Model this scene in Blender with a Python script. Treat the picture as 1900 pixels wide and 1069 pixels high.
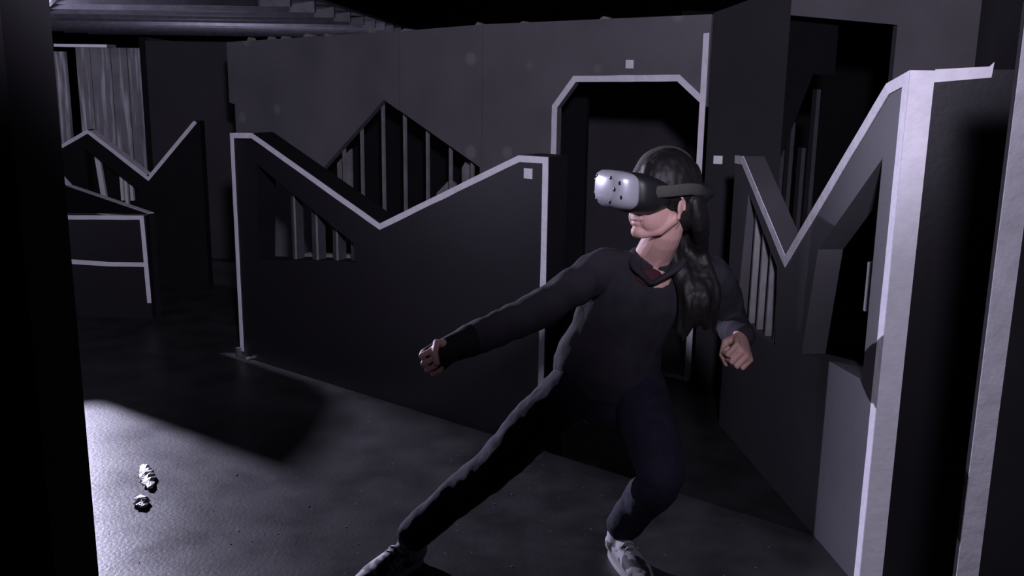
import bpy, bmesh, math, random
from mathutils import Vector, Matrix, noise
from mathutils.geometry import tessellate_polygon

for o in list(bpy.data.objects):
    bpy.data.objects.remove(o)
S = bpy.context.scene
C = S.collection
R = math.radians
V = Vector

# ------------------------------------------------------------------ camera
cd = bpy.data.cameras.new('camera')
cam = bpy.data.objects.new('camera', cd)
C.objects.link(cam)
cd.sensor_width = 36.0
cd.lens = 36.0 * 1840.0 / 1900.0
cd.clip_start = 0.05
p_, r_ = R(12.8), R(-0.8)
fwd = V((0, math.cos(p_), -math.sin(p_)))
rt = V((1, 0, 0))
dn = fwd.cross(rt)
rt2 = rt * math.cos(r_) + dn * math.sin(r_)
dn2 = dn * math.cos(r_) - rt * math.sin(r_)
m = Matrix((rt2, -dn2, -fwd)).transposed().to_4x4()
m.translation = V((0, 0, 1.62))
cam.matrix_world = m
S.camera = cam

# ------------------------------------------------------------------ world, exposure, lamps
w = bpy.data.worlds.new('dark_world')
S.world = w
w.use_nodes = True
w.node_tree.nodes['Background'].inputs[0].default_value = (0.30, 0.22, 0.62, 1)
w.node_tree.nodes['Background'].inputs[1].default_value = 0.006
S.view_settings.view_transform = 'Standard'
S.view_settings.look = 'None'
S.view_settings.gamma = 1
S.view_settings.exposure = 0
try:
    S.view_settings.use_curve_mapping = False
except Exception:
    pass


def lamp(name, kind, loc, energy, col, target=None, **kw):
    d = bpy.data.lights.new(name, kind)
    d.energy = energy
    d.color = col
    for k, v in kw.items():
        setattr(d, k, v)
    o = bpy.data.objects.new(name, d)
    C.objects.link(o)
    o.location = loc
    if target is not None:
        o.rotation_euler = (V(target) - V(loc)).to_track_quat('-Z', 'Y').to_euler()
    return o


COOL = (0.75, 0.72, 1.0)
# hard lamp at the far left, level with the zigzag barrier, out of frame behind the near wall end
lamp('stage_lamp', 'SPOT', (-4.39, 7.645, 2.0), 3000, COOL, (-1.25, 2.9, 0.1), spot_size=R(64), spot_blend=0.9, shadow_soft_size=0.028)
# weak unseen fill added to brighten the far left corner
lamp('corner_fill', 'POINT', (-4.55, 8.5, 1.75), 55, COOL, shadow_soft_size=0.06)
lamp('back_fill', 'POINT', (-4.0, 13.5, 1.3), 60, COOL, shadow_soft_size=0.06)  # hidden fill added behind the far wall, brightens the low ceiling
# camera-side spot, tilted up: washes the partition wall and the tops of the barriers
o = lamp('wash_spot', 'SPOT', (0.25, -0.30, 2.50), 600, (0.83, 0.77, 1.0), (-0.55, 4.2, 2.36),
         spot_size=R(57), spot_blend=0.6, shadow_soft_size=0.12)
# unseen fill added below the reflector wall, brightens its mirror image in the panels
lamp('reflector_fill', 'SPOT', (-3.95, 3.1, 0.2), 140, COOL, (-4.7, 3.1, 1.25), spot_size=R(85), spot_blend=0.4, shadow_soft_size=0.05)
o.scale = (1.8, 1.0, 1.0)
# second small spot on the taped corner at the right
lamp('corner_spot', 'SPOT', (0.35, 0.2, 2.1), 150, (0.84, 0.79, 1.0), (1.10, 2.75, 0.72),
     spot_size=R(36), spot_blend=0.6, shadow_soft_size=0.1)


# ------------------------------------------------------------------ materials
def mat(name, col, rough=0.7, metal=0.0, var=0.0, vscale=6.0, bump=0.0, bscale=60.0, spec=0.5, build=None):
    m = bpy.data.materials.new(name)
    m.use_nodes = True
    nt = m.node_tree
    b = nt.nodes['Principled BSDF']
    b.inputs['Base Color'].default_value = (*col, 1)
    b.inputs['Roughness'].default_value = rough
    b.inputs['Metallic'].default_value = metal
    b.inputs['Specular IOR Level'].default_value = spec
    tc = nt.nodes.new('ShaderNodeTexCoord')
    if var:
        n = nt.nodes.new('ShaderNodeTexNoise')
        n.inputs['Scale'].default_value = vscale
        n.inputs['Detail'].default_value = 6
        nt.links.new(tc.outputs['Object'], n.inputs['Vector'])
        r = nt.nodes.new('ShaderNodeValToRGB')
        r.color_ramp.elements[0].position = 0.3
        r.color_ramp.elements[1].position = 0.7
        r.color_ramp.elements[0].color = (*[c * (1 - var) for c in col], 1)
        r.color_ramp.elements[1].color = (*[min(1, c * (1 + var)) for c in col], 1)
        nt.links.new(n.outputs['Fac'], r.inputs['Fac'])
        nt.links.new(r.outputs['Color'], b.inputs['Base Color'])
    if bump:
        n2 = nt.nodes.new('ShaderNodeTexNoise')
        n2.inputs['Scale'].default_value = bscale
        n2.inputs['Detail'].default_value = 5
        nt.links.new(tc.outputs['Object'], n2.inputs['Vector'])
        bp = nt.nodes.new('ShaderNodeBump')
        bp.inputs['Strength'].default_value = bump
        bp.inputs['Distance'].default_value = 0.01
        nt.links.new(n2.outputs['Fac'], bp.inputs['Height'])
        nt.links.new(bp.outputs['Normal'], b.inputs['Normal'])
    if build:
        build(nt, b, tc)
    return m


def mixcol(nt, fac, a_sock, colb):
    mx = nt.nodes.new('ShaderNodeMix')
    mx.data_type = 'RGBA'
    nt.links.new(fac, mx.inputs['Factor'])
    nt.links.new(a_sock, mx.inputs[6])
    mx.inputs[7].default_value = (*colb, 1)
    return mx.outputs[2]


def floor_nodes(nt, b, tc):
    base = b.inputs['Base Color'].links[0].from_socket
    # worn patches
    n = nt.nodes.new('ShaderNodeTexNoise')
    n.inputs['Scale'].default_value = 3.0
    n.inputs['Detail'].default_value = 9
    n.inputs['Roughness'].default_value = 0.65
    nt.links.new(tc.outputs['Object'], n.inputs['Vector'])
    r = nt.nodes.new('ShaderNodeValToRGB')
    r.color_ramp.elements[0].position = 0.52
    r.color_ramp.elements[1].position = 0.72
    nt.links.new(n.outputs['Fac'], r.inputs['Fac'])
    c1 = mixcol(nt, r.outputs['Color'], base, (0.016, 0.015, 0.015))
    # light specks of grit
    vo = nt.nodes.new('ShaderNodeTexVoronoi')
    vo.inputs['Scale'].default_value = 14
    nt.links.new(tc.outputs['Object'], vo.inputs['Vector'])
    r2 = nt.nodes.new('ShaderNodeValToRGB')
    r2.color_ramp.elements[0].position = 0.03
    r2.color_ramp.elements[0].color = (1, 1, 1, 1)
    r2.color_ramp.elements[1].position = 0.07
    r2.color_ramp.elements[1].color = (0, 0, 0, 1)
    nt.links.new(vo.outputs['Distance'], r2.inputs['Fac'])
    c2 = mixcol(nt, r2.outputs['Color'], c1, (0.12, 0.115, 0.12))
    nt.links.new(c2, b.inputs['Base Color'])
    rr = nt.nodes.new('ShaderNodeMapRange')
    rr.inputs['To Min'].default_value = 0.22
    rr.inputs['To Max'].default_value = 0.56
    nt.links.new(n.outputs['Fac'], rr.inputs['Value'])
    nt.links.new(rr.outputs['Result'], b.inputs['Roughness'])


def wall_nodes(nt, b, tc):
    base = b.inputs['Base Color'].links[0].from_socket
    vo = nt.nodes.new('ShaderNodeTexVoronoi')
    vo.inputs['Scale'].default_value = 3.6
    nt.links.new(tc.outputs['Object'], vo.inputs['Vector'])
    r = nt.nodes.new('ShaderNodeValToRGB')
    r.color_ramp.elements[0].position = 0.10
    r.color_ramp.elements[0].color = (0.65, 0.65, 0.65, 1)
    r.color_ramp.elements[1].position = 0.17
    r.color_ramp.elements[1].color = (0, 0, 0, 1)
    nt.links.new(vo.outputs['Distance'], r.inputs['Fac'])
    nt.links.new(mixcol(nt, r.outputs['Color'], base, (0.20, 0.195, 0.205)), b.inputs['Base Color'])


def streak_nodes(nt, b, tc):
    base = b.inputs['Base Color'].links[0].from_socket
    mp = nt.nodes.new('ShaderNodeMapping')
    mp.inputs['Scale'].default_value = (22, 1, 1.6)
    nt.links.new(tc.outputs['Object'], mp.inputs['Vector'])
    n = nt.nodes.new('ShaderNodeTexNoise')
    n.inputs['Scale'].default_value = 1.0
    n.inputs['Detail'].default_value = 5
    nt.links.new(mp.outputs['Vector'], n.inputs['Vector'])
    r = nt.nodes.new('ShaderNodeValToRGB')
    r.color_ramp.elements[0].position = 0.50
    r.color_ramp.elements[1].position = 0.78
    nt.links.new(n.outputs['Fac'], r.inputs['Fac'])
    nt.links.new(mixcol(nt, r.outputs['Color'], base, (0.42, 0.40, 0.42)), b.inputs['Base Color'])


def shoe_nodes(nt, b, tc):
    wv = nt.nodes.new('ShaderNodeTexNoise')
    wv.inputs['Scale'].default_value = 28
    wv.inputs['Detail'].default_value = 1
    nt.links.new(tc.outputs['Object'], wv.inputs['Vector'])
    r = nt.nodes.new('ShaderNodeValToRGB')
    r.color_ramp.elements[0].position = 0.50
    r.color_ramp.elements[0].color = (0.30, 0.29, 0.31, 1)
    r.color_ramp.elements[1].position = 0.58
    r.color_ramp.elements[1].color = (0.02, 0.02, 0.025, 1)
    nt.links.new(wv.outputs['Fac'], r.inputs['Fac'])
    nt.links.new(r.outputs['Color'], b.inputs['Base Color'])


M = {}
M['floor'] = mat('worn_concrete', (0.027, 0.026, 0.027), 0.5, var=0.45, vscale=5, bump=0.10, bscale=70, spec=0.22, build=floor_nodes)
M['black'] = mat('flat_black_paint', (0.005, 0.0045, 0.006), 0.85, var=0.2, bump=0.15, bscale=40, spec=0.2)
M['void'] = mat('black_ceiling', (0.004, 0.004, 0.005), 0.95, var=0.2, spec=0.05)
M['wall'] = mat('grey_black_painted_plywood', (0.115, 0.110, 0.120), 0.75, var=0.14, vscale=3, bump=0.12, bscale=25, spec=0.25, build=wall_nodes)
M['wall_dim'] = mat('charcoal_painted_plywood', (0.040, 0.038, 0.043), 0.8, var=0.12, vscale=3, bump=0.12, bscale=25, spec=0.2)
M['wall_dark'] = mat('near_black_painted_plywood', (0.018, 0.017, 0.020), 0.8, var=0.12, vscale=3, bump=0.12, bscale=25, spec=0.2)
M['streak'] = mat('streaked_grey_paint', (0.10, 0.096, 0.10), 0.75, var=0.25, vscale=4, bump=0.1, build=streak_nodes)
M['panelblack'] = mat('satin_black_panel_paint', (0.012, 0.011, 0.014), 0.33, var=0.10, vscale=4, bump=0.05, bscale=50, spec=0.7)
M['panel'] = mat('charcoal_panel_paint', (0.065, 0.062, 0.070), 0.6, var=0.10, vscale=4, bump=0.08, bscale=50, spec=0.3)
M['tape'] = mat('white_gaffer_tape', (0.68, 0.66, 0.72), 0.65, var=0.07, vscale=18, bump=0.35, bscale=45, spec=0.3)
M['tapegrey'] = mat('grey_gaffer_tape', (0.30, 0.29, 0.32), 0.65, var=0.12, vscale=18, bump=0.45, bscale=45, spec=0.3)  # darker copy of the tape colour for the near barrier edge
M['slat'] = mat('raw_grey_timber', (0.20, 0.19, 0.20), 0.7, var=0.2, vscale=14, bump=0.2)
M['slatdark'] = mat('black_stained_timber', (0.035, 0.033, 0.04), 0.7, var=0.2, vscale=14, bump=0.2)
M['pale'] = mat('pale_board', (0.60, 0.59, 0.60), 0.7, var=0.12, bump=0.15)
M['joist'] = mat('grey_joist_timber', (0.22, 0.21, 0.24), 0.75, var=0.2, vscale=9, bump=0.2)
M['skin'] = mat('skin', (0.46, 0.27, 0.24), 0.6, var=0.08, vscale=20, bump=0.05, bscale=150, spec=0.3)
M['sweater'] = mat('charcoal_knit', (0.024, 0.022, 0.028), 0.9, var=0.15, vscale=12, bump=0.25, bscale=220, spec=0.15)
M['shirt'] = mat('dark_red_undershirt', (0.05, 0.018, 0.022), 0.9, var=0.1, spec=0.1)
M['jeans'] = mat('dark_navy_denim', (0.013, 0.013, 0.025), 0.85, var=0.2, vscale=14, bump=0.3, bscale=260, spec=0.15)
M['hair'] = mat('black_hair', (0.008, 0.007, 0.007), 0.55, var=0.3, vscale=40, bump=0.1, bscale=200, spec=0.3)
M['shoe'] = mat('patterned_grey_canvas', (0.3, 0.3, 0.3), 0.75, build=shoe_nodes)
M['sole'] = mat('pale_rubber_sole', (0.30, 0.29, 0.30), 0.6, var=0.1)
M['lace'] = mat('white_lace', (0.45, 0.44, 0.46), 0.8, var=0.1)
M['glove'] = mat('black_glove', (0.008, 0.008, 0.010), 0.8, var=0.2, spec=0.15)
M['hshell'] = mat('grey_visor_plastic', (0.36, 0.36, 0.40), 0.34, metal=0.25, var=0.06)
M['hblack'] = mat('black_headset_plastic', (0.010, 0.010, 0.012), 0.5, var=0.1)
M['dimple'] = mat('smoked_sensor_lens', (0.015, 0.015, 0.02), 0.15)
M['strap'] = mat('worn_elastic_strap', (0.045, 0.040, 0.036), 0.8, var=0.25, bump=0.3, bscale=160)
M['foil'] = mat('crumpled_silver_foil', (0.85, 0.84, 0.88), 0.35, metal=0.25, var=0.1, bump=0.4, bscale=70)
M['grit'] = mat('grey_grit', (0.36, 0.35, 0.36), 0.8, var=0.3)
M['metal'] = mat('dull_steel', (0.30, 0.30, 0.33), 0.4, metal=0.9, var=0.1)


# ------------------------------------------------------------------ helpers
def link(name, me, m, parent=None, loc=None):
    if m is not None:
        me.materials.clear()
        me.materials.append(m)
    o = bpy.data.objects.new(name, me)
    C.objects.link(o)
    if parent is not None:
        o.parent = parent
    return o


def mesh_from_bm(bm, name, origin=V((0, 0, 0)), smooth=False):
    bmesh.ops.translate(bm, verts=bm.verts, vec=-V(origin))
    bmesh.ops.recalc_face_normals(bm, faces=bm.faces)
    me = bpy.data.meshes.new(name)
    bm.to_mesh(me)
    bm.free()
    if smooth:
        for p in me.polygons:
            p.use_smooth = True
    return me


def thing(name, label, cat, loc, group=None):
    o = bpy.data.objects.new(name, None)
    C.objects.link(o)
    o.location = loc
    o.empty_display_size = 0.1
    o['label'] = label
    o['category'] = cat
    if group:
        o['group'] = group
    return o


def org(parent):
    """world position of a part's parent chain (only translations are used)"""
    v = V((0, 0, 0))
    while parent is not None:
        v += parent.location
        parent = parent.parent
    return v


class Plane:
    """vertical plane: s along dr, z up, back = away from the photograph's side"""
    def __init__(self, p0, dr, flip=False):
        self.p = V((p0[0], p0[1], 0))
        d = V((dr[0], dr[1], 0)).normalized()
        self.d = d
        n = V((-d.y, d.x, 0))
        self.b = -n if flip else n

    def at(self, s, z, back=0.0):
        return self.p + self.d * s + self.b * back + V((0, 0, z))


def slab_bm(pl, outer, holes=(), depth=0.1, off=0.0, bm=None):
    bm = bm or bmesh.new()
    loops = [outer] + list(holes)
    flat = [q for lp in loops for q in lp]
    tris = tessellate_polygon([[V((a, b, 0)) for a, b in lp] for lp in loops])
    f = [bm.verts.new(pl.at(a, b, off)) for a, b in flat]
    k = [bm.verts.new(pl.at(a, b, off + depth)) for a, b in flat]
    for t in tris:
        try:
            bm.faces.new([f[i] for i in t])
            bm.faces.new([k[i] for i in reversed(t)])
        except ValueError:
            pass
    i0 = 0
    for lp in loops:
        n = len(lp)
        for i in range(n):
            a, b = i0 + i, i0 + (i + 1) % n
            bm.faces.new([f[a], f[b], k[b], k[a]])
        i0 += n
    return bm


def slab(name, pl, outer, m, parent=None, holes=(), depth=0.1, off=0.0, bevel=0.0):
    bm = slab_bm(pl, outer, holes, depth, off)
    if bevel:
        bmesh.ops.dissolve_limit(bm, angle_limit=0.01, verts=bm.verts, edges=bm.edges)
        bmesh.ops.recalc_face_normals(bm, faces=bm.faces)
        try:
            bmesh.ops.bevel(bm, geom=[e for e in bm.edges if e.is_manifold and e.calc_face_angle(0) > 0.3],
                            offset=bevel, segments=1, affect='EDGES')
        except Exception:
            pass
    me = mesh_from_bm(bm, name, org(parent))
    return link(name, me, m, parent)


def box_s(s0, s1, z0, z1):
    return [(s0, z0), (s1, z0), (s1, z1), (s0, z1)]


def tapes(pl, pts, wd, parent, side=1, closed=False, off=-0.004, m=None, wob=0.0012, name='tape'):
    """picture-frame strips along a polyline, each a part; slightly ragged edges"""
    n = len(pts)
    P = [V((a, b)) for a, b in pts]

    def inner(i):
        nd = []
        if i > 0 or closed:
            e = (P[i] - P[i - 1]).normalized()
            nd.append(V((-e.y, e.x)) * side)
        if i < n - 1 or closed:
            e = (P[(i + 1) % n] - P[i]).normalized()
            nd.append(V((-e.y, e.x)) * side)
        if len(nd) == 1:
            return P[i] + nd[0] * wd
        h = (nd[0] + nd[1]).normalized()
        return P[i] + h * (wd / max(0.35, h.dot(nd[0])))
    I = [inner(i) for i in range(n)]
    out = []
    for i in range(n if closed else n - 1):
        j = (i + 1) % n
        L = (P[j] - P[i]).length
        k = max(1, int(L / 0.09))
        a_, b_ = [], []
        for q in range(k + 1):
            t = q / k
            r1 = random.uniform(-wob, wob) if 0 < q < k else 0
            r2 = random.uniform(-wob, wob) if 0 < q < k else 0
            e = (P[j] - P[i]).normalized()
            nn = V((-e.y, e.x)) * side
            a_.append(P[i].lerp(P[j], t) - nn * abs(r1))
            b_.append(I[i].lerp(I[j], t) + nn * r2)
        poly = [tuple(v) for v in a_] + [tuple(v) for v in reversed(b_)]
        out.append(slab(name, pl, poly, m or M['tape'], parent, depth=0.0035, off=off + 0.0004 * (i % 2)))
    return out


def struct(name, me, m, parent=None):
    o = link(name, me, m, parent)
    if parent is None:
        o['kind'] = 'structure'
    return o


def boxbm(a, b, bm=None):
    bm = bm or bmesh.new()
    vs = [bm.verts.new((x, y, z)) for x in (a[0], b[0]) for y in (a[1], b[1]) for z in (a[2], b[2])]
    for q in ((0, 1, 3, 2), (4, 6, 7, 5), (0, 4, 5, 1), (2, 3, 7, 6), (0, 2, 6, 4), (1, 5, 7, 3)):
        bm.faces.new([vs[i] for i in q])
    return bm


# ------------------------------------------------------------------ setting
random.seed(4)
bm = boxbm((-9, -3, -0.08), (7, 21.1, 0.0))
struct('floor', mesh_from_bm(bm, 'floor'), M['floor'])
bm = boxbm((-9, -3, 3.4), (7, 21.1, 3.5))
struct('ceiling', mesh_from_bm(bm, 'ceiling'), M['void'])
bm = boxbm((-9, 21, 0), (7, 21.1, 3.4))
struct('wall_north', mesh_from_bm(bm, 'wall_north'), M['void'])
bm = boxbm((6.9, -3, 0), (7, 21, 3.4))
struct('wall_east', mesh_from_bm(bm, 'wall_east'), M['void'])
bm = boxbm((-9, -3, 0), (-8.9, 21, 3.4))
struct('wall_west', mesh_from_bm(bm, 'wall_west'), M['void'])

# low joisted ceiling over the far left corner
JZ = 2.06
bm = boxbm((-8.5, 5.5, JZ + 0.11), (-1.9, 20.9, JZ + 0.14))
ceil2 = struct('ceiling_low', mesh_from_bm(bm, 'ceiling_low'), M['joist'])
y = 5.6
while y < 20.5:
    link('joist', mesh_from_bm(boxbm((-8.5, y, JZ), (-1.92, y + 0.07, JZ + 0.11)), 'joist'), M['joist'], ceil2)
    y += 1.05
bm = bmesh.new()
cond = boxbm((-0.015, -0.6, -0.010), (0.015, 10.0, 0.010), bm)
bmesh.ops.rotate(bm, verts=bm.verts, cent=(0, 0, 0), matrix=Matrix.Rotation(R(26.9), 3, 'Z'))
bmesh.ops.translate(bm, verts=bm.verts, vec=(-3.53, 7.87, JZ - 0.012))
link('conduit', mesh_from_bm(bm, 'conduit'), M['pale'], ceil2)

# partition wall behind the zigzag barrier, with doorway and slatted diamond opening
W = Plane((0.949, 4.973), (0.8387, -0.5446))
G = 0.0025
wb = bpy.data.objects.new('wall_back', None)
C.objects.link(wb)
wb.location = (-0.4, 5.85, 0)
wb['kind'] = 'structure'
slab('plywood_sheet', W, [(-3.40, 0), (-3.39, 1.32), (-3.444, 1.33), (-3.444, 1.729), (-1.955 - G, 1.792), (-1.955 - G, 1.330),
                          (-2.076, 1.391), (-2.605, 0.931), (-2.605, 0.30), (-1.955 - G, 0.30), (-1.955 - G, 0)],
     M['wall'], wb, depth=0.045)
slab('plywood_sheet', W, [(-1.955 + G, 0), (-1.955 + G, 0.30), (-1.365, 0.30), (-1.365, 1.032), (-1.955 + G, 1.330),
                          (-1.955 + G, 1.792), (-1.351 - G, 1.826), (-1.351 - G, 0)], M['wall'], wb, depth=0.045, off=0.001)
slab('plywood_sheet', W, [(-1.351 + G, 0), (-1.351 + G, 1.826), (0.0, 1.862), (0.0, 1.42), (-0.034, 1.44), (-0.163, 1.541),
                          (-0.744, 1.525), (-0.855, 1.386), (-0.858, 0)], M['wall'], wb, depth=0.045, off=-0.001)
# slats standing in the opening
for s in (-2.465, -2.312, -2.136, -1.964, -1.790, -1.617, -1.460):
    top = 1.391 - (s + 2.076) * 0.505 if s > -2.076 else 1.391 + (s + 2.076) * 0.87
    slab('slat', W, box_s(s - 0.009, s + 0.009, 0.27, min(top + 0.05, 1.42)), M['slat'], wb, depth=0.016, off=0.055)
# pale offcuts behind the slats
slab('offcut', W, [(-1.60, 0.70), (-1.53, 0.70), (-1.53, 1.03), (-1.56, 1.06), (-1.60, 1.0)], M['slat'], wb, depth=0.02, off=0.15)
slab('offcut', W, [(-1.80, 0.6), (-1.66, 0.6), (-1.66, 0.90), (-1.70, 0.92), (-1.80, 0.83)], M['slat'], wb, depth=0.02, off=0.16)
slab('offcut', W, [(-2.62, 0.6), (-2.50, 0.6), (-2.50, 1.06), (-2.62, 0.96)], M['slat'], wb, depth=0.02, off=0.16)
# taped door frame
tapes(W, [(-0.858, 0.03), (-0.855, 1.386), (-0.744, 1.525), (-0.163, 1.541), (-0.036, 1.440)], 0.032, wb, side=1, off=-0.0055)
slab('tape', W, [(-0.038, 0.0), (-0.006, 0.0), (-0.006, 1.775), (-0.036, 1.772)], M['tape'], wb, depth=0.0035, off=-0.0065)
slab('marker_square', W, box_s(-0.452, -0.408, 1.600, 1.642), M['tape'], wb, depth=0.004, off=-0.006)
# scraps of insulation along the wall top
for s, h, wd in ((-3.25, 0.025, 0.05), (-3.06, 0.022, 0.05), (-2.94, 0.020, 0.07), (-2.74, 0.028, 0.09), (-2.56, 0.018, 0.05),
                 (-2.19, 0.055, 0.022), (-1.95, 0.02, 0.1), (-1.41, 0.03, 0.05), (-1.12, 0.02, 0.08), (-0.62, 0.02, 0.06)):
    zt = 1.729 + (s + 3.444) * 0.0395
    bm = slab_bm(W, [(s, zt - 0.004), (s + wd * 0.5, zt - 0.004), (s + wd, zt - 0.002), (s + wd * 0.9, zt + h * 0.7), (s + wd * 0.4, zt + h),
                     (s + wd * 0.1, zt + h * 0.5)], depth=0.035, off=0.004)
    link('foam_scrap', mesh_from_bm(bm, 'foam_scrap', org(wb)), M['slat'], wb)
# doorway threshold and inner room
slab('threshold', W, box_s(-0.89, -0.03, 0, 0.022), M['slat'], wb, depth=0.12, off=0.0)
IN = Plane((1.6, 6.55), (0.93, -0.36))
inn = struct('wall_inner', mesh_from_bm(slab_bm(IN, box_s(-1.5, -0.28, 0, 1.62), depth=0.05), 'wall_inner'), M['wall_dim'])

# wall running on to the right of the doorway, with the square marker
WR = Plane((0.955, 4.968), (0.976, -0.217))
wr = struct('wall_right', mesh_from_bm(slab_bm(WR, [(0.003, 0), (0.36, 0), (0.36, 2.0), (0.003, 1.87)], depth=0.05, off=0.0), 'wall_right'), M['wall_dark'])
slab('marker_square', WR, box_s(0.040, 0.084, 1.143, 1.183), M['tape'], wr, depth=0.004, off=-0.004)

# header and right-hand wall around the dark passage
HD = Plane((1.3, 5.3), (1, 0))
wr2 = struct('wall_passage', mesh_from_bm(slab_bm(HD, [(0.03, 1.885), (0.672, 1.838), (0.672, 0), (2.2, 0), (2.2, 2.5), (0.03, 2.5)], depth=0.06), 'wall_passage'), M['wall'])
WP = Plane((1.33, 5.45), (0.995, 0.10))
wp = struct('wall_slatted', mesh_from_bm(slab_bm(WP, [(0.0, 0), (0.40, 0), (0.40, 0.45), (0.115, 0.45), (0.115, 1.08), (0.28, 1.58), (0.40, 1.58), (0.40, 2.0), (0.0, 2.0)], depth=0.05), 'wall_slatted'), M['black'])
for s, z0, z1 in ((0.165, 0.95, 1.17), (0.215, 0.90, 1.32), (0.285, 0.85, 1.18), (0.345, 0.8, 1.5)):
    slab('slat', WP, box_s(s - 0.011, s + 0.011, z0 - 0.5, z1), M['slatdark'], wp, depth=0.06, off=0.06)
bm = boxbm((1.2, 7.4, 0), (3.6, 7.45, 2.0))
struct('wall_corridor', mesh_from_bm(bm, 'wall_corridor'), M['black'])

# far left walls
SW = Plane((-3.0, 10.5), (1, 0))
ws = struct('wall_far', mesh_from_bm(slab_bm(SW, box_s(-1.535, -0.50, 0, 1.715), depth=0.06), 'wall_far'), M['streak'])
for s in (-1.40, -1.19, -1.02, -0.86, -0.68):
    slab('batten', SW, box_s(s, s + 0.014, 0, 1.712), M['streak'], ws, depth=0.012, off=-0.012)
ws2 = struct('wall_far_left', mesh_from_bm(slab_bm(SW, box_s(-3.5, -1.655, 0, 1.67), depth=0.06, off=0.0), 'wall_far_left'), M['streak'])
slab('panel_strip', SW, box_s(-2.0, -1.83, 0, 1.668), M['joist'], ws2, depth=0.02, off=-0.02)
SD = Plane((-3.48, 10.3), (0.22, -1.0))
struct('wall_far_side', mesh_from_bm(slab_bm(SD, box_s(0, 2.2, 0, 1.78), depth=0.06), 'wall_far_side'), M['black'])
SE = Plane((-3.0, 8.1), (1, -0.02))
struct('wall_far_dark', mesh_from_bm(slab_bm(SE, box_s(0.06, 1.3, 0, 1.75), depth=0.06), 'wall_far_dark'), M['wall_dim'])
bd = thing('board', 'pale flat board lying on top of the streaked far wall, under the joists', 'board', (-4.43, 10.5, 1.715))
bm = boxbm((-4.70, 10.38, 1.716), (-4.16, 10.62, 1.745))
link('plank', mesh_from_bm(bm, 'plank', org(bd)), M['pale'], bd)

# unseen pale reflector wall, added for its mirror image in the satin panels
struct('wall_reflector', mesh_from_bm(boxbm((-4.75, 1.2, 0.0), (-4.69, 4.3, 1.9)), 'wall_reflector'), M['pale'])
struct('wall_behind_slats', mesh_from_bm(slab_bm(W, box_s(-3.3, -0.95, 0, 1.7), depth=0.03, off=0.5), 'wall_behind_slats'), M['black'])

# near wall end at the left edge of the view
NL = Plane((-0.60, 1.30), (0.10, 0.995), flip=False)
bm = boxbm((-1.9, 1.22, 0), (-0.632, 1.34, 2.6))
wl = struct('wall_left', mesh_from_bm(bm, 'wall_left'), M['black'])
bm = boxbm((-0.632, 1.215, 0), (-0.610, 1.345, 2.6))
link('edge_board', mesh_from_bm(bm, 'edge_board'), M['wall_dim'], wl)


# ------------------------------------------------------------------ zigzag barriers
def foot(pl, s, parent, z=0.0):
    bm = slab_bm(pl, [(s - 0.01, 0), (s + 0.09, 0), (s + 0.085, 0.012), (s + 0.012, 0.012), (s + 0.008, 0.05), (s - 0.01, 0.05)], depth=0.03, off=-0.032)
    link('foot_bracket', mesh_from_bm(bm, 'foot_bracket', org(parent)), M['metal'], parent)


# centre
PC = Plane((-1.51, 5.325), (0.779, -0.627))
zb = thing('zigzag_barrier', 'charcoal zigzag barrier taped white, deep V between two peaks, in front of slatted diamond opening', 'barrier', (-0.69, 4.66, 0))
outl = [(0, 0.0), (0, 1.235), (0.189, 1.245), (1.136, 0.874), (1.966, 1.250), (2.117, 1.253), (2.117, 0.0)]
hole = [(0.165, 0.57), (0.205, 1.09), (0.955, 0.755), (0.955, 0.662)]
slab('panel', PC, outl, M['panelblack'], zb, holes=[hole], depth=0.012)
slab('core', PC, outl, M['black'], zb, holes=[hole], depth=0.12, off=0.0125)
tapes(PC, [(0, 0.03), (0, 1.235), (0.189, 1.245), (1.136, 0.874), (1.966, 1.250), (2.117, 1.253), (2.117, 0.02)], 0.027, zb, side=-1)
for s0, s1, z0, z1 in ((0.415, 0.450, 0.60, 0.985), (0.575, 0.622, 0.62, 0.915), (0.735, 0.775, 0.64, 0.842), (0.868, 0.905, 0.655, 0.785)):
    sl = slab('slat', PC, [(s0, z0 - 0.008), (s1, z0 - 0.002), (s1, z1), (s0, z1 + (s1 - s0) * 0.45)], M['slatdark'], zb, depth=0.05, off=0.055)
    slab('lit_edge', PC, [(s1 - 0.010, z0), (s1 + 0.001, z0), (s1 + 0.001, z1), (s1 - 0.010, z1)], M['slat'], sl, depth=0.004, off=0.050)  # pale strip painted in as the slat's lit edge
slab('lit_sill', PC, [(0.41, 0.605), (0.93, 0.662), (0.93, 0.676), (0.41, 0.619)], M['slat'], zb, depth=0.06, off=0.106)  # light on the hole's sill put in as a pale strip
slab('marker_square', PC, box_s(1.995, 2.037, 1.158, 1.200), M['tape'], zb, depth=0.004, off=-0.004)
foot(PC, 0.0, zb)

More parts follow.
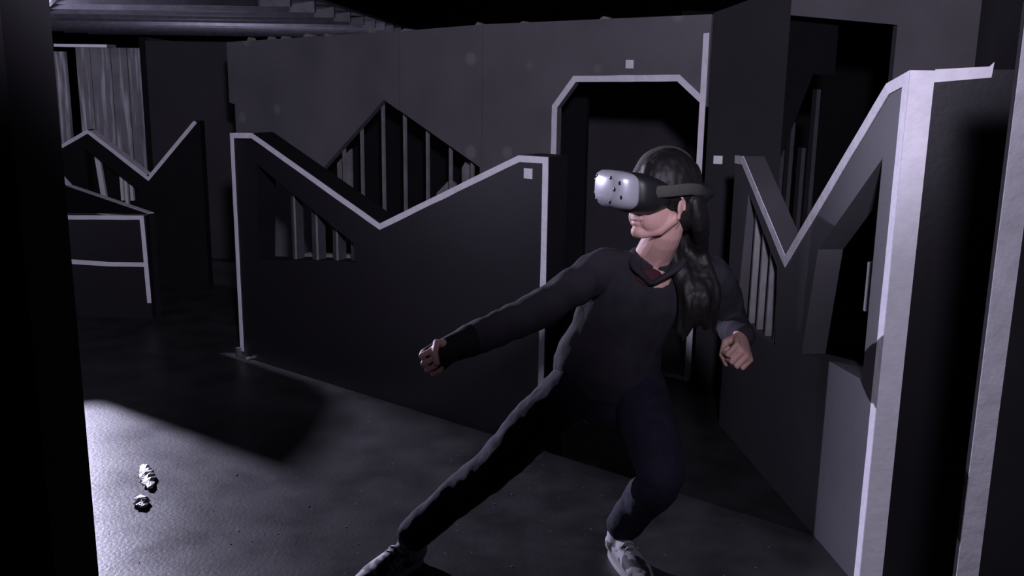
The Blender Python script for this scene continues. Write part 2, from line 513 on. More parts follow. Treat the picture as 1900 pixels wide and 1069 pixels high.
# far left
PF = Plane((-3.0, 7.02), (1, 0))
zf = thing('zigzag_barrier', 'small distant zigzag barrier with bright taped ridge, below the streaked wall at far left', 'barrier', (-2.8, 6.97, 0))
slab('panel', PF, [(-0.8, 0), (-0.8, 0.66), (-0.307, 0.945), (0.009, 1.121), (0.410, 0.797), (0.762, 1.194), (0.80, 1.19), (0.80, 0)],
     M['black'], zf, holes=[[(-0.02, 0.55), (-0.02, 0.985), (0.33, 0.70), (0.33, 0.52)]], depth=0.10)
tapes(PF, [(-0.8, 0.66), (-0.307, 0.945), (0.009, 1.121), (0.410, 0.797), (0.762, 1.194)], 0.022, zf, side=-1)
for (a, b) in (((-0.8, 0.66), (-0.009, 1.111)), ((0.02, 1.112), (0.400, 0.806)), ((0.420, 0.808), (0.755, 1.187))):
    e = (V(b) - V(a)).normalized()
    nn = V((-e.y, e.x)) * 0.004
    slab('ridge_tape', PF, [a, b, tuple(V(b) + nn), tuple(V(a) + nn)], M['tape'], zf, depth=0.10, off=-0.002)
slab('backing', PF, box_s(-0.1, 0.4, 0.4, 0.78), M['black'], zf, depth=0.01, off=0.101)
slab('backing', PF, [(-0.1, 0.78), (0.38, 0.78), (0.02, 1.08), (-0.1, 1.02)], M['black'], zf, depth=0.01, off=0.101)
for s0, s1, z0, z1, lean in ((0.025, 0.062, 0.62, 0.955, 0.03), (0.195, 0.215, 0.62, 0.845, 0.0), (0.225, 0.245, 0.55, 0.83, 0.0), (0.262, 0.285, 0.62, 0.845, 0.0)):
    slab('slat', PF, [(s0 + lean, z0), (s1 + lean, z0), (s1, z1 - 0.03), (s0, z1)], M['pale'], zf, depth=0.03, off=0.03)

# low V-shaped barrier at the left
PB = Plane((-2.29, 6.12), (1, 0))
lb = thing('low_barrier', 'low black corner barrier with two horizontal tape bands at far left', 'barrier', (-2.6, 6.2, 0))
slab('front_panel', PB, box_s(-1.0, 0.0, 0, 0.66), M['panelblack'], lb, depth=0.06)
tapes(PB, [(-1.0, 0.648), (-0.012, 0.66), (0.0, 0.10)], 0.026, lb, side=-1)
slab('tape', PB, [(-1.0, 0.365), (-0.6, 0.352), (-0.25, 0.334), (-0.026, 0.334), (-0.026, 0.362), (-0.25, 0.362), (-0.6, 0.382), (-1.0, 0.395)], M['tape'], lb, depth=0.0035, off=-0.0046)
PB2 = Plane((-2.30, 6.185), (-0.80, 0.66), flip=True)
slab('side_panel', PB2, [(0.0, 0), (1.22, 0), (1.22, 0.84), (1.03, 0.745), (0.0, 0.66)], M['panelblack'], lb, depth=0.05)
slab('ridge_tape', PB2, [(0.0, 0.661), (1.03, 0.746), (1.22, 0.841), (1.22, 0.846), (1.03, 0.751), (0.0, 0.666)], M['tape'], lb, depth=0.04, off=0.002)

# unseen barrier added beyond the near wall end, outlined to cast the floor wedge
ob = thing('zigzag_barrier', 'unseen black shadow-casting barrier added beyond the near left wall end', 'barrier', (-3.7, 6.0, 0))
PO = Plane((-3.75, 6.10), (0.61, 0.79))
slab('panel', PO, [(-0.9, 0), (-0.9, 1.20), (0.383, 1.226), (0.455, 1.247), (0.562, 1.447), (0.633, 1.43), (0.750, 1.39), (0.780, 1.34), (0.780, 0)], M['black'], ob, depth=0.04)

# unseen flag board added beside the stage lamp: its edge cuts the beam
fb = thing('beam_blocker', 'unseen black flag board on a thin stand, added to cut the lamp beam', 'flag', (-3.83, 7.40, 0))
PFB = Plane((-3.925, 7.268), (0.50, 0.866))
slab('board', PFB, box_s(0.0, 0.34, 0.9, 2.04), M['black'], fb, depth=0.015)
slab('stand', PFB, box_s(0.15, 0.18, 0.03, 1.2), M['metal'], fb, depth=0.03, off=0.016)
slab('base', PFB, [(0.0, 0.0), (0.34, 0.0), (0.33, 0.03), (0.01, 0.03)], M['metal'], fb, depth=0.25, off=-0.10)

# right: corner barrier
PR = Plane((1.120, 2.875), (-0.104, 0.995), flip=True)
rb = thing('zigzag_barrier', 'tall corner barrier at right with broad taped corner and steep triangular cutout', 'barrier', (1.12, 2.9, 0))
slab('panel', PR, [(0, 0), (0, 1.615), (0.135, 1.575), (0.821, 0.921), (1.371, 1.246), (1.476, 1.24), (1.476, 0)], M['panel'], rb,
     holes=[[(0.115, 0.66), (0.120, 1.355), (0.53, 1.0), (0.60, 0.60), (0.36, 0.645)],
            [(0.86, 0.55), (0.90, 0.86), (1.28, 1.10), (1.33, 0.55)]], depth=0.09)
tapes(PR, [(0, 0.0), (0, 1.615), (0.135, 1.575), (0.821, 0.921), (1.371, 1.246), (1.476, 1.24)], 0.035, rb, side=-1)
for s in (0.93, 1.03, 1.13, 1.23):
    slab('slat', PR, box_s(s - 0.007, s + 0.007, 0.54, 0.84 + (s - 0.9) * 0.62), M['slat'], rb, depth=0.05, off=0.02)
slab('slat', PR, box_s(0.20, 0.214, 0.86, 1.02), M['slat'], rb, depth=0.05, off=0.03)
PRF = Plane((1.1163, 2.8725), (0.989, -0.148))
slab('end_panel', PRF, [(0, 0), (0, 1.615), (0.50, 1.625), (0.50, 0)], M['panelblack'], rb, depth=0.06)
slab('corner_tape', PRF, [(0.0, 0.0), (0.068, 0.0), (0.066, 0.8), (0.067, 1.615), (0.0, 1.615)], M['tape'], rb, depth=0.0035, off=-0.004)
slab('tape', PRF, [(0.067, 1.582), (0.218, 1.598), (0.221, 1.640), (0.210, 1.628), (0.067, 1.618)], M['tape'], rb, depth=0.0035, off=-0.0044)
# dark upright behind it
bm = boxbm((1.395, 2.97, 0), (1.64, 3.09, 1.92))
pt = thing('post', 'dark square upright behind the taped corner at the right edge', 'post', (1.52, 3.03, 0))
link('shaft', mesh_from_bm(bm, 'shaft', org(pt)), M['black'], pt)
bm = boxbm((1.385, 2.96, 0), (1.65, 3.10, 0.06))
link('plinth', mesh_from_bm(bm, 'plinth', org(pt)), M['black'], pt)

# right: near barrier with one taped edge
PN = Plane((0.99, 2.0), (1, 0))
nb = thing('end_barrier', 'black near barrier with a single vertical tape edge at right of view', 'barrier', (1.3, 2.03, 0))
slab('panel', PN, box_s(0, 0.8, 0, 1.75), M['black'], nb, depth=0.015)
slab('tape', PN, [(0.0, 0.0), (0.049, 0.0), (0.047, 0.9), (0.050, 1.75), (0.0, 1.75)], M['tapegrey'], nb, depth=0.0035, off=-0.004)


# ------------------------------------------------------------------ litter on the floor
def crumple(name, label, cat, loc, length, rad, ang, seed):
    random.seed(seed)
    t = thing(name, label, cat, loc)
    bm = bmesh.new()
    rings = []
    n = 11
    dx, dy = math.cos(ang), math.sin(ang)
    for i in range(n):
        f = i / (n - 1)
        c = V(loc) + V((dx, dy, 0)) * ((f - 0.5) * length)
        rr = rad * (0.45 + 0.75 * math.sin(math.pi * min(1, max(0, f * 0.9 + 0.08)))) * random.uniform(0.75, 1.25)
        ring = []
        for k in range(9):
            a = k / 9 * 2 * math.pi + i * 0.35
            q = rr * random.uniform(0.6, 1.3)
            pz = max(0.001, rad * 0.5 + math.sin(a) * q * 0.55)
            ring.append(bm.verts.new(c + V((-dy * math.cos(a) * q, dx * math.cos(a) * q, pz))))
        rings.append(ring)
    for i in range(n - 1):
        for k in range(9):
            bm.faces.new([rings[i][k], rings[i][(k + 1) % 9], rings[i + 1][(k + 1) % 9], rings[i + 1][k]])
    bm.faces.new(rings[0])
    bm.faces.new(rings[-1])
    link('foil', mesh_from_bm(bm, 'foil', org(t)), M['foil'], t)
    return t


crumple('foil_scrap', 'long twisted scrap of silver foil on the bright floor, above the short one', 'litter', (-1.430, 3.645, 0), 0.23, 0.021, math.atan2(-0.25, 0.12), 3)
crumple('foil_scrap', 'short crumpled lump of silver foil on the bright floor, below the long one', 'litter', (-1.368, 3.415, 0), 0.095, 0.019, math.atan2(-0.09, 0.05), 3)
random.seed(11)
bm = bmesh.new()
for i in range(110):
    x, y_ = random.uniform(-1.9, 0.2), random.uniform(2.3, 3.75)
    if (V((x, y_)) - V((-1.4, 3.53))).length < 0.28:
        continue
    s = random.uniform(0.0008, 0.0028) * (1.8 if random.random() < 0.1 else 1)
    bmesh.ops.create_icosphere(bm, subdivisions=1, radius=s, matrix=Matrix.Translation((x, y_, s * 0.5)) @ Matrix.Diagonal((random.uniform(0.7, 1.6), 1, 0.7, 1)))
gr = link('grit', mesh_from_bm(bm, 'grit'), M['grit'])
gr['kind'] = 'stuff'
gr['label'] = 'pale crumbs of grit scattered over the concrete floor'
gr['category'] = 'grit'


# ------------------------------------------------------------------ person
def tube(bm, pts, rad, ref=V((0, 1, 0)), seg=18, dome=True):
    """closed lofted tube; rad = list of (ra, rb): ra along ref projected, rb across"""
    P = [V(p) for p in pts]
    n = len(P)
    rad = [(r, r) if not isinstance(r, tuple) else r for r in rad]

    def frame(i):
        a = P[max(0, i - 1)]
        b = P[min(n - 1, i + 1)]
        t = (b - a).normalized()
        u = (V(ref) - t * V(ref).dot(t))
        if u.length < 1e-4:
            u = t.orthogonal()
        u.normalize()
        return t, u, t.cross(u)
    rings = []

    def ring(c, u, v, ra, rb):
        return [bm.verts.new(c + u * (math.cos(k / seg * 2 * math.pi) * ra) + v * (math.sin(k / seg * 2 * math.pi) * rb)) for k in range(seg)]
    t, u, v = frame(0)
    if dome:
        for q in (80, 55, 28):
            rings.append(ring(P[0] - t * min(rad[0]) * math.sin(R(q)), u, v, rad[0][0] * math.cos(R(q)), rad[0][1] * math.cos(R(q))))
    for i in range(n):
        t, u, v = frame(i)
        rings.append(ring(P[i], u, v, *rad[i]))
    if dome:
        for q in (28, 55, 80):
            rings.append(ring(P[-1] + t * min(rad[-1]) * math.sin(R(q)), u, v, rad[-1][0] * math.cos(R(q)), rad[-1][1] * math.cos(R(q))))
    for a, b in zip(rings, rings[1:]):
        for k in range(seg):
            bm.faces.new([a[k], a[(k + 1) % seg], b[(k + 1) % seg], b[k]])
    bm.faces.new(list(reversed(rings[0])))
    bm.faces.new(rings[-1])
    return bm


def ell(bm, c, fx, fy, fz, rx, ry, rz, seg=20):
    if fx is HF:
        rx, ry, rz = rx * HK, ry * HK, rz * HK
    mt = Matrix((V(fx) * rx, V(fy) * ry, V(fz) * rz)).transposed().to_4x4()
    mt.translation = V(c)
    bmesh.ops.create_uvsphere(bm, u_segments=seg, v_segments=seg // 2 + 2, radius=1.0, matrix=mt)


def dense(pts, rad, k=4):
    """Catmull-Rom resample of a joint chain"""
    P = [V(p) for p in pts]
    Rr = [(r, r) if not isinstance(r, tuple) else r for r in rad]
    op, orr = [], []
    n = len(P)
    for i in range(n - 1):
        p0, p1, p2, p3 = P[max(0, i - 1)], P[i], P[i + 1], P[min(n - 1, i + 2)]
        for q in range(k):
            t = q / k
            op.append(0.5 * ((2 * p1) + (p2 - p0) * t + (2 * p0 - 5 * p1 + 4 * p2 - p3) * t * t + (3 * p1 - p0 - 3 * p2 + p3) * t ** 3))
            orr.append(tuple(Rr[i][j] * (1 - t) + Rr[i + 1][j] * t for j in (0, 1)))
    op.append(P[-1])
    orr.append(Rr[-1])
    return op, orr


def fuse(bm, name, voxel, smooth_it, parent, m, disp=None, smooth_f=0.5):
    bmesh.ops.recalc_face_normals(bm, faces=bm.faces)
    me = bpy.data.meshes.new(name + '_src')
    bm.to_mesh(me)
    bm.free()
    o = bpy.data.objects.new(name + '_src', me)
    C.objects.link(o)
    md = o.modifiers.new('r', 'REMESH')
    md.mode = 'VOXEL'
    md.voxel_size = voxel
    if smooth_it:
        sm = o.modifiers.new('s', 'SMOOTH')
        sm.iterations = smooth_it
        sm.factor = smooth_f
    dg = bpy.context.evaluated_depsgraph_get()
    out = bpy.data.meshes.new_from_object(o.evaluated_get(dg))
    bpy.data.objects.remove(o)
    bpy.data.meshes.remove(me)
    out.name = name
    if disp:
        nm = [v.normal.copy() for v in out.vertices]
        for v, n_ in zip(out.vertices, nm):
            v.co += n_ * disp(v.co)
    og = org(parent)
    for v in out.vertices:
        v.co -= og
    for p in out.polygons:
        p.use_smooth = True
    return link(name, out, m, parent)


pr = thing('person', 'person lunging sideways with fists out, charcoal top, dark jeans, face under a headset', 'person', (0.15, 3.0, 0))

# joints
PEL = V((0.325, 3.15, 0.63))
NECK = V((0.455, 3.06, 1.02))
RSH, REL, RWR = V((0.285, 3.05, 0.99)), V((0.088, 2.91, 0.895)), V((-0.140, 2.79, 0.818))
LSH, LEL, LWR = V((0.640, 3.13, 0.955)), V((0.745, 3.25, 0.765)), V((0.738, 3.06, 0.775))
RHI, RKN, RAN = V((0.232, 3.12, 0.62)), V((-0.052, 3.03, 0.330)), V((-0.318, 2.975, 0.110))
LHI, LKN, LAN = V((0.425, 3.14, 0.60)), V((0.462, 2.84, 0.385)), V((0.375, 3.06, 0.095))
SHX = (LSH - RSH).normalized()
# head frame
HF = V((-0.90, -0.43, 0.03)).normalized()
HU = V((0.05, 0.06, 1.0))
HU = (HU - HF * HU.dot(HF)).normalized()
HL = HU.cross(HF)
HC = V((0.446, 2.985, 1.232))
HK = 1.07


def hp(f, l, u):
    return HC + (HF * f + HL * l + HU * u) * HK


def hand(bm, wrist, a, t, n, k=1.0, curl=(70, 165, 235)):
    a, t, n = V(a).normalized(), V(t), V(n)
    t = (t - a * t.dot(a)).normalized()
    n = (n - a * n.dot(a) - t * n.dot(t)).normalized()
    W_ = V(wrist)
    tube(bm, [W_ - a * 0.03, W_, W_ + a * 0.030 * k, W_ + a * 0.062 * k, W_ + a * 0.084 * k],
         [(0.027, 0.021), (0.028 * k, 0.020 * k), (0.036 * k, 0.019 * k), (0.041 * k, 0.017 * k), (0.040 * k, 0.014 * k)], ref=t)
    for off, ln, rr in ((0.0330, 1.0, 0.0090), (0.0110, 1.08, 0.0093), (-0.0110, 1.02, 0.0089), (-0.0315, 0.84, 0.0080)):
        kn = W_ + a * (0.086 + (0.004 if abs(off) < 0.02 else -0.003)) * k + t * off * k + n * 0.004
        pts = [kn - a * 0.03 * k, kn]
        p = kn.copy()
        for th, L in zip(curl, (0.044, 0.027, 0.020)):
            d_ = a * math.cos(R(th)) - n * math.sin(R(th))
            p = p + d_ * L * ln * k
            pts.append(p.copy())
        tube(bm, pts, [rr * k * q for q in (1.0, 1.12, 1.02, 0.95, 0.85)], ref=t, seg=12)
    q = lambda x, y_, z: W_ + (a * x + t * y_ - n * z) * k
    tube(bm, [q(0.018, 0.020, 0.006), q(0.040, 0.040, 0.030), q(0.064, 0.022, 0.056), q(0.074, -0.004, 0.062)],
         [0.0165 * k, 0.0125 * k, 0.0112 * k, 0.009 * k], ref=n, seg=12)


# --- body (one continuous surface: head, neck, hands, and the limbs inside the clothes)
bm = bmesh.new()
ell(bm, hp(-0.012, 0, 0.025), HF, HL, HU, 0.094, 0.074, 0.088)
ell(bm, hp(0.030, 0, -0.040), HF, HL, HU, 0.058, 0.058, 0.066)
ell(bm, hp(0.066, 0, -0.098), HF, HL, HU, 0.024, 0.026, 0.020)
for sg in (1, -1):
    tube(bm, [hp(-0.008, sg * 0.060, -0.055), hp(0.030, sg * 0.045, -0.090), hp(0.066, sg * 0.012, -0.103)], [0.018, 0.017, 0.015], ref=HU, seg=12)
    ell(bm, hp(0.050, sg * 0.036, -0.024), HF, HL, HU, 0.030, 0.026, 0.026)
    ell(bm, hp(0.024, sg * 0.030, -0.058), HF, HL, HU, 0.058, 0.034, 0.046)
    # ear: flat shell with a raised rim and lobe
    ec = hp(-0.012, sg * 0.079, -0.026)
    ear_n = (HL * sg - HF * 0.45).normalized()
    ear_f = (HF + HL * sg * 0.45).normalized()
    ell(bm, ec, ear_f, ear_n, HU, 0.013, 0.006, 0.024)
    rim = []
    for q in range(9):
        an = R(-60 + q * 36)
        rim.append(ec + ear_n * 0.007 - ear_f * (0.017 * math.cos(an * 0.9) * 0.9) + HU * (0.029 * math.sin(an * 0.62) + 0.004))
    tube(bm, rim[1:6], [0.0045] * 5, ref=ear_n, seg=8)
    ell(bm, ec - HU * 0.026 + ear_f * 0.004, ear_f, ear_n, HU, 0.008, 0.005, 0.009)
    ell(bm, hp(0.077, sg * 0.031, 0.006), HF, HL, HU, 0.012, 0.014, 0.012)
tube(bm, [hp(0.082, 0, 0.012), hp(0.096, 0, -0.012), hp(0.108, 0, -0.030)], [0.009, 0.010, 0.012], ref=HL, seg=12)
for sg in (1, -1):
    ell(bm, hp(0.096, sg * 0.011, -0.034), HF, HL, HU, 0.011, 0.009, 0.008)
ell(bm, hp(0.079, 0, -0.061), HF, HL, HU, 0.013, 0.024, 0.0060)
ell(bm, hp(0.077, 0, -0.074), HF, HL, HU, 0.013, 0.021, 0.0065)
ell(bm, hp(0.066, 0, -0.068), HF, HL, HU, 0.018, 0.030, 0.030)
tube(bm, *dense([hp(-0.03, 0, -0.03), hp(-0.022, 0.0, -0.10), NECK + V((-0.01, 0.0, 0.02)), NECK + V((-0.02, 0.02, -0.06))], [0.052, 0.052, 0.060, 0.085]), ref=SHX)
tube(bm, [hp(-0.02, 0.048, -0.07), NECK + V((-0.010, -0.044, -0.012))], [0.014, 0.010], ref=HF, seg=10)   # neck tendon
tube(bm, *dense([PEL - V((0, 0, 0.03)), V((0.345, 3.14, 0.73)), V((0.375, 3.12, 0.83)), V((0.42, 3.095, 0.925)), V((0.443, 3.08, 0.975)), NECK], [(0.135, 0.10), (0.120, 0.09), (0.125, 0.095), (0.130, 0.08), (0.105, 0.055), (0.055, 0.045)]), ref=SHX)
tube(bm, *dense([RSH + V((0.06, 0.01, -0.02)), RSH, REL, RWR], [0.045, 0.044, 0.035, 0.024]), ref=V((0, 0, 1)))
tube(bm, *dense([LSH - V((0.06, 0.0, 0.0)), LSH, LEL, LWR], [0.045, 0.044, 0.035, 0.026]), ref=V((0, 1, 0)))
tube(bm, *dense([RHI + V((0.03, 0, 0.02)), RHI, (RHI + RKN) / 2, RKN, (RKN + RAN) / 2 + V((0.006, 0.01, 0.006)), RAN], [0.07, 0.068, 0.058, 0.046, 0.042, 0.030]), ref=V((0, 1, 0)))
tube(bm, *dense([LHI, (LHI + LKN) / 2, LKN + V((0, 0.005, 0)), (LKN + LAN) / 2 + V((0, 0.01, 0)), LAN + V((0.004, 0, 0.01))], [0.07, 0.06, 0.046, 0.042, 0.030]), ref=V((1, 0, 0)))
for an, to in ((RAN, V((-0.44, 2.86, 0.045))), (LAN, V((0.42, 2.90, 0.045)))):
    tube(bm, [an, an - V((0, 0, 0.05)), (an + to) / 2 - V((0, 0, 0.036)), to - V((0, 0, 0.015))], [0.028, 0.026, 0.021, 0.017], ref=V((0, 0, 1)), seg=12)
RA, RT, RN = V((-0.72, -0.30, -0.42)), V((-0.50, 0.05, 0.80)), V((0.1, 0.95, 0.1))
LA, LT, LN = V((-0.10, -0.93, -0.22)), V((-0.62, 0.05, 0.72)), V((0.74, 0.05, 0.62))
hand(bm, RWR + V((-0.028, -0.014, -0.006)), RA, RT, RN, 1.0)
hand(bm, LWR + V((-0.012, -0.03, 0.0)), LA, LT, LN, 1.05, curl=(62, 160, 232))
body = fuse(bm, 'body', 0.0034, 3, pr, M['skin'])


def folds(freq, amp, stretch):
    def f(co):
        q = V((co.x * stretch[0], co.y * stretch[1], co.z * stretch[2])) * freq
        a = noise.noise(q)
        b = noise.noise(q * 2.3 + V((3, 7, 1)))
        return amp * (a + 0.45 * b)
    return f


# --- sweater
bm = bmesh.new()
tube(bm, *dense([V((0.318, 3.15, 0.640)), V((0.330, 3.145, 0.69)), V((0.350, 3.135, 0.76)), V((0.38, 3.115, 0.85)), V((0.418, 3.095, 0.925)), V((0.440, 3.08, 0.975)), V((0.45, 3.07, 1.00))],
                [(0.186, 0.146), (0.176, 0.132), (0.160, 0.118), (0.162, 0.118), (0.176, 0.112), (0.155, 0.095), (0.085, 0.062)]), ref=SHX, seg=28)
rd = (RWR - REL).normalized()
tube(bm, *dense([RSH + V((0.08, 0.02, -0.04)), RSH, (RSH + REL) / 2 + V((0, 0, 0.006)), REL, (REL + RWR) / 2, RWR - rd * 0.02],
                [0.075, 0.068, 0.060, 0.058, 0.054, 0.046]), ref=V((0, 0, 1)))
tube(bm, *dense([LSH - V((0.08, 0.01, 0.02)), LSH, (LSH + LEL) / 2 + V((0.008, 0, 0)), LEL, (LEL + LWR) / 2, LWR],
                [0.075, 0.070, 0.062, 0.060, 0.054, 0.045]), ref=V((0, 1, 0)))
tube(bm, [RSH + V((0.02, 0.0, 0.0)), NECK + V((-0.05, 0.02, -0.02))], [0.062, 0.045], ref=V((0, 0, 1)))
tube(bm, [LSH + V((-0.03, 0.0, 0.0)), NECK + V((0.04, 0.02, -0.02))], [0.066, 0.045], ref=V((0, 0, 1)))
sweater = fuse(bm, 'sweater', 0.007, 4, pr, M['sweater'], folds(13, 0.0090, (1.0, 1.0, 0.55)))
# collar: two lapels and a back band around an open neck
vp = V((0.425, 2.975, 0.965))
bm = bmesh.new()
path = [vp, V((0.385, 2.985, 1.005)), NECK + V((-0.072, -0.015, 0.018)), NECK + V((-0.045, 0.055, 0.028)), NECK + V((0.02, 0.075, 0.03)),
        NECK + V((0.075, 0.02, 0.02)), V((0.500, 3.0, 1.005)), vp + V((0.012, 0.0, 0.002))]
pp, rr = dense(path, [(0.008, 0.013), (0.012, 0.020), (0.010, 0.022), (0.010, 0.024), (0.010, 0.024), (0.010, 0.024), (0.012, 0.024), (0.008, 0.013)], 5)
tube(bm, pp, rr, ref=V((0.0, -0.3, -1.0)), seg=12)
collar = fuse(bm, 'collar', 0.004, 2, pr, M['sweater'])
bm = bmesh.new()
ell(bm, vp + V((-0.004, 0.03, 0.012)), V((1, 0, 0)), V((0, 1, 0)), V((0, 0, 1)), 0.045, 0.030, 0.030)
link('undershirt', mesh_from_bm(bm, 'undershirt', org(pr), True), M['shirt'], pr)

# --- jeans
bm = bmesh.new()
tube(bm, [V((0.322, 3.15, 0.71)), V((0.326, 3.15, 0.65)), V((0.328, 3.145, 0.58)), V((0.33, 3.14, 0.53))], [(0.14, 0.10), (0.150, 0.108), (0.158, 0.114), (0.12, 0.10)], ref=V((1, 0.1, 0)), seg=24)
kd = (RAN - RKN).normalized()
tube(bm, *dense([RHI + V((0.05, 0.01, -0.01)), RHI + V((0.01, 0, -0.01)), (RHI + RKN) / 2 + V((0, 0, 0.0)), RKN, (RKN + RAN) / 2 + V((0.006, 0.01, 0.006)), RAN - kd * 0.01],
                [0.080, 0.090, 0.086, 0.070, 0.062, 0.055]), ref=V((0, 1, 0)))
tube(bm, *dense([LHI + V((-0.03, 0, -0.01)), LHI + V((-0.005, 0, -0.01)), (LHI + LKN) / 2, LKN + V((0, 0.005, 0)), (LKN + LAN) / 2 + V((0, 0.01, 0)), LAN + V((0.004, 0, 0.015))],
                [0.080, 0.092, 0.090, 0.074, 0.064, 0.056]), ref=V((1, 0, 0)))
jeans = fuse(bm, 'jeans', 0.007, 4, pr, M['jeans'], folds(15, 0.0065, (1, 1, 1)))


# --- shoes
def shoe(heel, toe, ankle):
    heel, toe = V(heel), V(toe)
    d_ = (toe - heel).normalized()
    sd = V((-d_.y, d_.x, 0)).normalized()
    up = d_.cross(sd)
    if up.z < 0:
        up = -up
    L = (toe - heel).length
    q = lambda f, h: heel + d_ * (L * f) + up * h
    bm = bmesh.new()
    tube(bm, [q(0.03, 0.045), q(0.18, 0.052), q(0.38, 0.052), q(0.58, 0.044), q(0.78, 0.036), q(0.94, 0.030)],
         [(0.030, 0.036), (0.034, 0.043), (0.036, 0.042), (0.041, 0.034), (0.043, 0.026), (0.030, 0.020)], ref=sd, seg=18)
    tube(bm, [q(0.16, 0.06), ankle + V((0, 0, 0.0))], [(0.040, 0.044), (0.044, 0.046)], ref=sd, seg=18)
    up_ = fuse(bm, 'shoe', 0.0045, 3, pr, M['shoe'])
    up_['label'] = 'mottled grey and black canvas shoe'
    bm = bmesh.new()
    prof = []
    for k in range(26):
        a_ = k / 26 * 2 * math.pi
        f = 0.5 - 0.52 * math.cos(a_)
        wdt = math.copysign(abs(math.sin(a_)) ** 0.6, math.sin(a_)) * (0.034 + 0.012 * math.sin(math.pi * min(1, f * 1.05)) * f)
        prof.append(heel + d_ * (L * f) + sd * wdt)
    b0 = [bm.verts.new(v_) for v_ in prof]
    b1 = [bm.verts.new(v_ + up * 0.020) for v_ in prof]
    bm.faces.new(b0)
    bm.faces.new(list(reversed(b1)))
    for k in range(26):
        bm.faces.new([b0[k], b0[(k + 1) % 26], b1[(k + 1) % 26], b1[k]])
    link('sole', mesh_from_bm(bm, 'sole', org(up_)), M['sole'], up_)
    for k in range(5):
        f = 0.40 + k * 0.075
        h = 0.094 - k * 0.009
        bm = bmesh.new()
        tube(bm, [q(f, h - 0.014) + sd * 0.024, q(f + 0.01, h) + sd * 0.010, q(f + 0.025, h) - sd * 0.010, q(f + 0.03, h - 0.014) - sd * 0.024], [0.0032] * 4, ref=up, seg=8)
        link('lace', mesh_from_bm(bm, 'lace', org(up_), True), M['lace'], up_)
    return up_


shoe((-0.292, 3.012, 0.0), (-0.470, 2.815, 0.0), RAN)
shoe((0.352, 3.085, 0.0), (0.442, 2.845, 0.0), LAN)

# --- fingerless glove on the outstretched hand, with a long cuff
bm = bmesh.new()
ra = RA.normalized()
w0 = RWR + V((-0.028, -0.014, -0.006))
rtt = (RT - ra * RT.dot(ra)).normalized()
tube(bm, *dense([RWR - rd * 0.055, RWR - rd * 0.02, RWR + rd * 0.01, w0 + ra * 0.02, w0 + ra * 0.050, w0 + ra * 0.074],
                [(0.047, 0.047), (0.050, 0.050), (0.044, 0.042), (0.040, 0.030), (0.0435, 0.025), (0.044, 0.022)]), ref=rtt)
gl = fuse(bm, 'glove', 0.004, 2, pr, M['glove'])
gl['label'] = 'black fingerless glove with wide cuff'

# --- hair
bm = bmesh.new()
ell(bm, hp(-0.022, 0, 0.034), HF, HL, HU, 0.103, 0.084, 0.098, 28)
ell(bm, hp(-0.060, 0, -0.020), HF, HL, HU, 0.062, 0.076, 0.085)
random.seed(5)
for k in range(16):
    a_ = R(-78 + k * 10.4)
    st = hp(-0.055 - 0.05 * math.cos(a_), 0.072 * math.sin(a_), -0.01)
    j = lambda s: V((random.uniform(-s, s), random.uniform(-s, s), random.uniform(-s, s)))
    base = V((0.545, 3.045, 1.05)) + V((0.055 * math.sin(a_), 0.03 * math.cos(a_), 0)) + j(0.01)
    front = V((0.580 + 0.045 * math.sin(a_ * 1.1), 3.01 - 0.03 * math.cos(a_), 0.93)) + j(0.012)
    tip = V((0.575 + 0.05 * math.sin(a_ * 1.2), 2.995, 0.815 + random.uniform(-0.03, 0.03))) + j(0.012)
    pp, rr = dense([st, st + V((0.02, 0.01, -0.075)), base, front, tip], [0.024, 0.023, 0.022, 0.018, 0.005], 5)
    tube(bm, pp, rr, ref=V((0, 1, 0)), seg=10)
hair = fuse(bm, 'hair', 0.005, 1, pr, M['hair'], folds(60, 0.0025, (1, 1, 0.25)))
hair['label'] = 'long dark hair falling over the shoulder'

# ------------------------------------------------------------------ headset
hs = thing('headset', 'headset with grey dimpled visor and black straps worn over the eyes', 'headset', hp(0.12, 0, 0.015))


def loft_f(sections, expo=3.2, seg=36):
    """superellipse sections along the face direction: (f, half width, half height, centre u)"""
    bm = bmesh.new()
    rings = []
    for f, hw, hh, cu in sections:
        ring = []
        for k in range(seg):
            a_ = k / seg * 2 * math.pi
            c, s = math.cos(a_), math.sin(a_)
            x = math.copysign(abs(c) ** (2 / expo), c) * hw
            y_ = math.copysign(abs(s) ** (2 / expo), s) * hh
            # front wraps round the face
            ring.append(bm.verts.new(hp(f - 3.2 * x * x, x, cu + y_)))
        rings.append(ring)
    for a, b in zip(rings, rings[1:]):
        for k in range(seg):
            bm.faces.new([a[k], a[(k + 1) % seg], b[(k + 1) % seg], b[k]])
    bm.faces.new(list(reversed(rings[0])))
    bm.faces.new(rings[-1])
    return bm


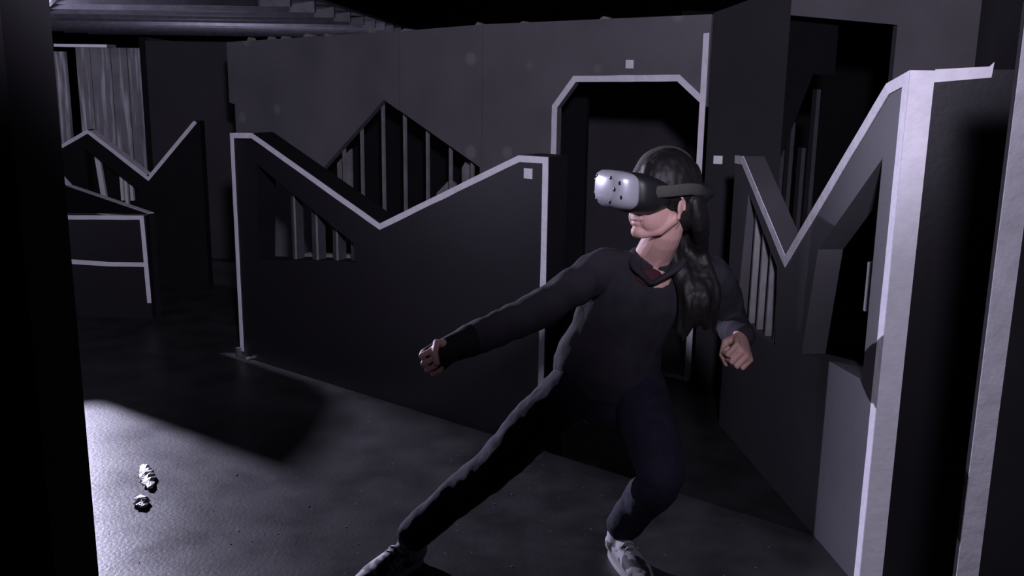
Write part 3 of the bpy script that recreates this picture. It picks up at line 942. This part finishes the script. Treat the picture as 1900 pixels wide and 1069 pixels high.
from mathutils.bvhtree import BVHTree
bm = loft_f([(0.034, 0.076, 0.044, 0.010), (0.068, 0.081, 0.054, 0.008), (0.084, 0.086, 0.058, 0.010), (0.125, 0.087, 0.056, 0.016), (0.150, 0.080, 0.050, 0.020)])
link('housing', mesh_from_bm(bm, 'housing', org(hs), True), M['hblack'], hs)
bm = loft_f([(0.146, 0.082, 0.052, 0.020), (0.153, 0.083, 0.053, 0.021), (0.176, 0.080, 0.050, 0.024), (0.190, 0.068, 0.041, 0.026), (0.196, 0.048, 0.026, 0.026)], 4.0)
bvh = BVHTree.FromBMesh(bm)
vis = link('visor', mesh_from_bm(bm, 'visor', org(hs), True), M['hshell'], hs)
for l, u in ((0.036, 0.056), (-0.036, 0.056), (0.064, 0.044), (-0.064, 0.044), (0.068, 0.006), (0.036, -0.008), (0.0, 0.026), (-0.036, -0.008), (-0.066, 0.006), (0.052, 0.026)):
    hit = bvh.ray_cast(hp(0.4, l, u), -HF)[0]
    if hit is None:
        continue
    bm = bmesh.new()
    ell(bm, hit, HF.copy(), HL, HU, 0.003, 0.0062, 0.0062, 12)
    link('sensor_dimple', mesh_from_bm(bm, 'sensor_dimple', org(vis), True), M['dimple'], vis)
for sg in (1, -1):
    bm = bmesh.new()
    for du in (0,):
        pp, rr = dense([hp(0.075, sg * 0.082, 0.020), hp(0.03, sg * 0.092, 0.024), hp(-0.03, sg * 0.092, 0.028), hp(-0.085, sg * 0.068, 0.022), hp(-0.128, sg * 0.02, 0.012)],
                       [(0.018, 0.004)] * 5, 5)
        tube(bm, pp, rr, ref=HU, seg=12)
    link('side_strap', mesh_from_bm(bm, 'side_strap', org(hs), True), M['strap'], hs)
bm = bmesh.new()
pp, rr = dense([hp(0.090, 0.0, 0.066), hp(0.055, 0.0, 0.116), hp(-0.01, 0, 0.139), hp(-0.075, 0, 0.120), hp(-0.122, 0, 0.06), hp(-0.132, 0, 0.02)], [(0.015, 0.004)] * 6, 5)
tube(bm, pp, rr, ref=HL, seg=12)
link('top_strap', mesh_from_bm(bm, 'top_strap', org(hs), True), M['strap'], hs)
bm = bmesh.new()
tube(bm, [hp(-0.128, 0, 0.010), hp(-0.150, 0, 0.008), hp(-0.160, 0, 0.008)], [0.030, 0.032, 0.022], ref=HU, seg=18)
link('rear_knob', mesh_from_bm(bm, 'rear_knob', org(hs), True), M['hblack'], hs)

bpy.context.view_layer.update()
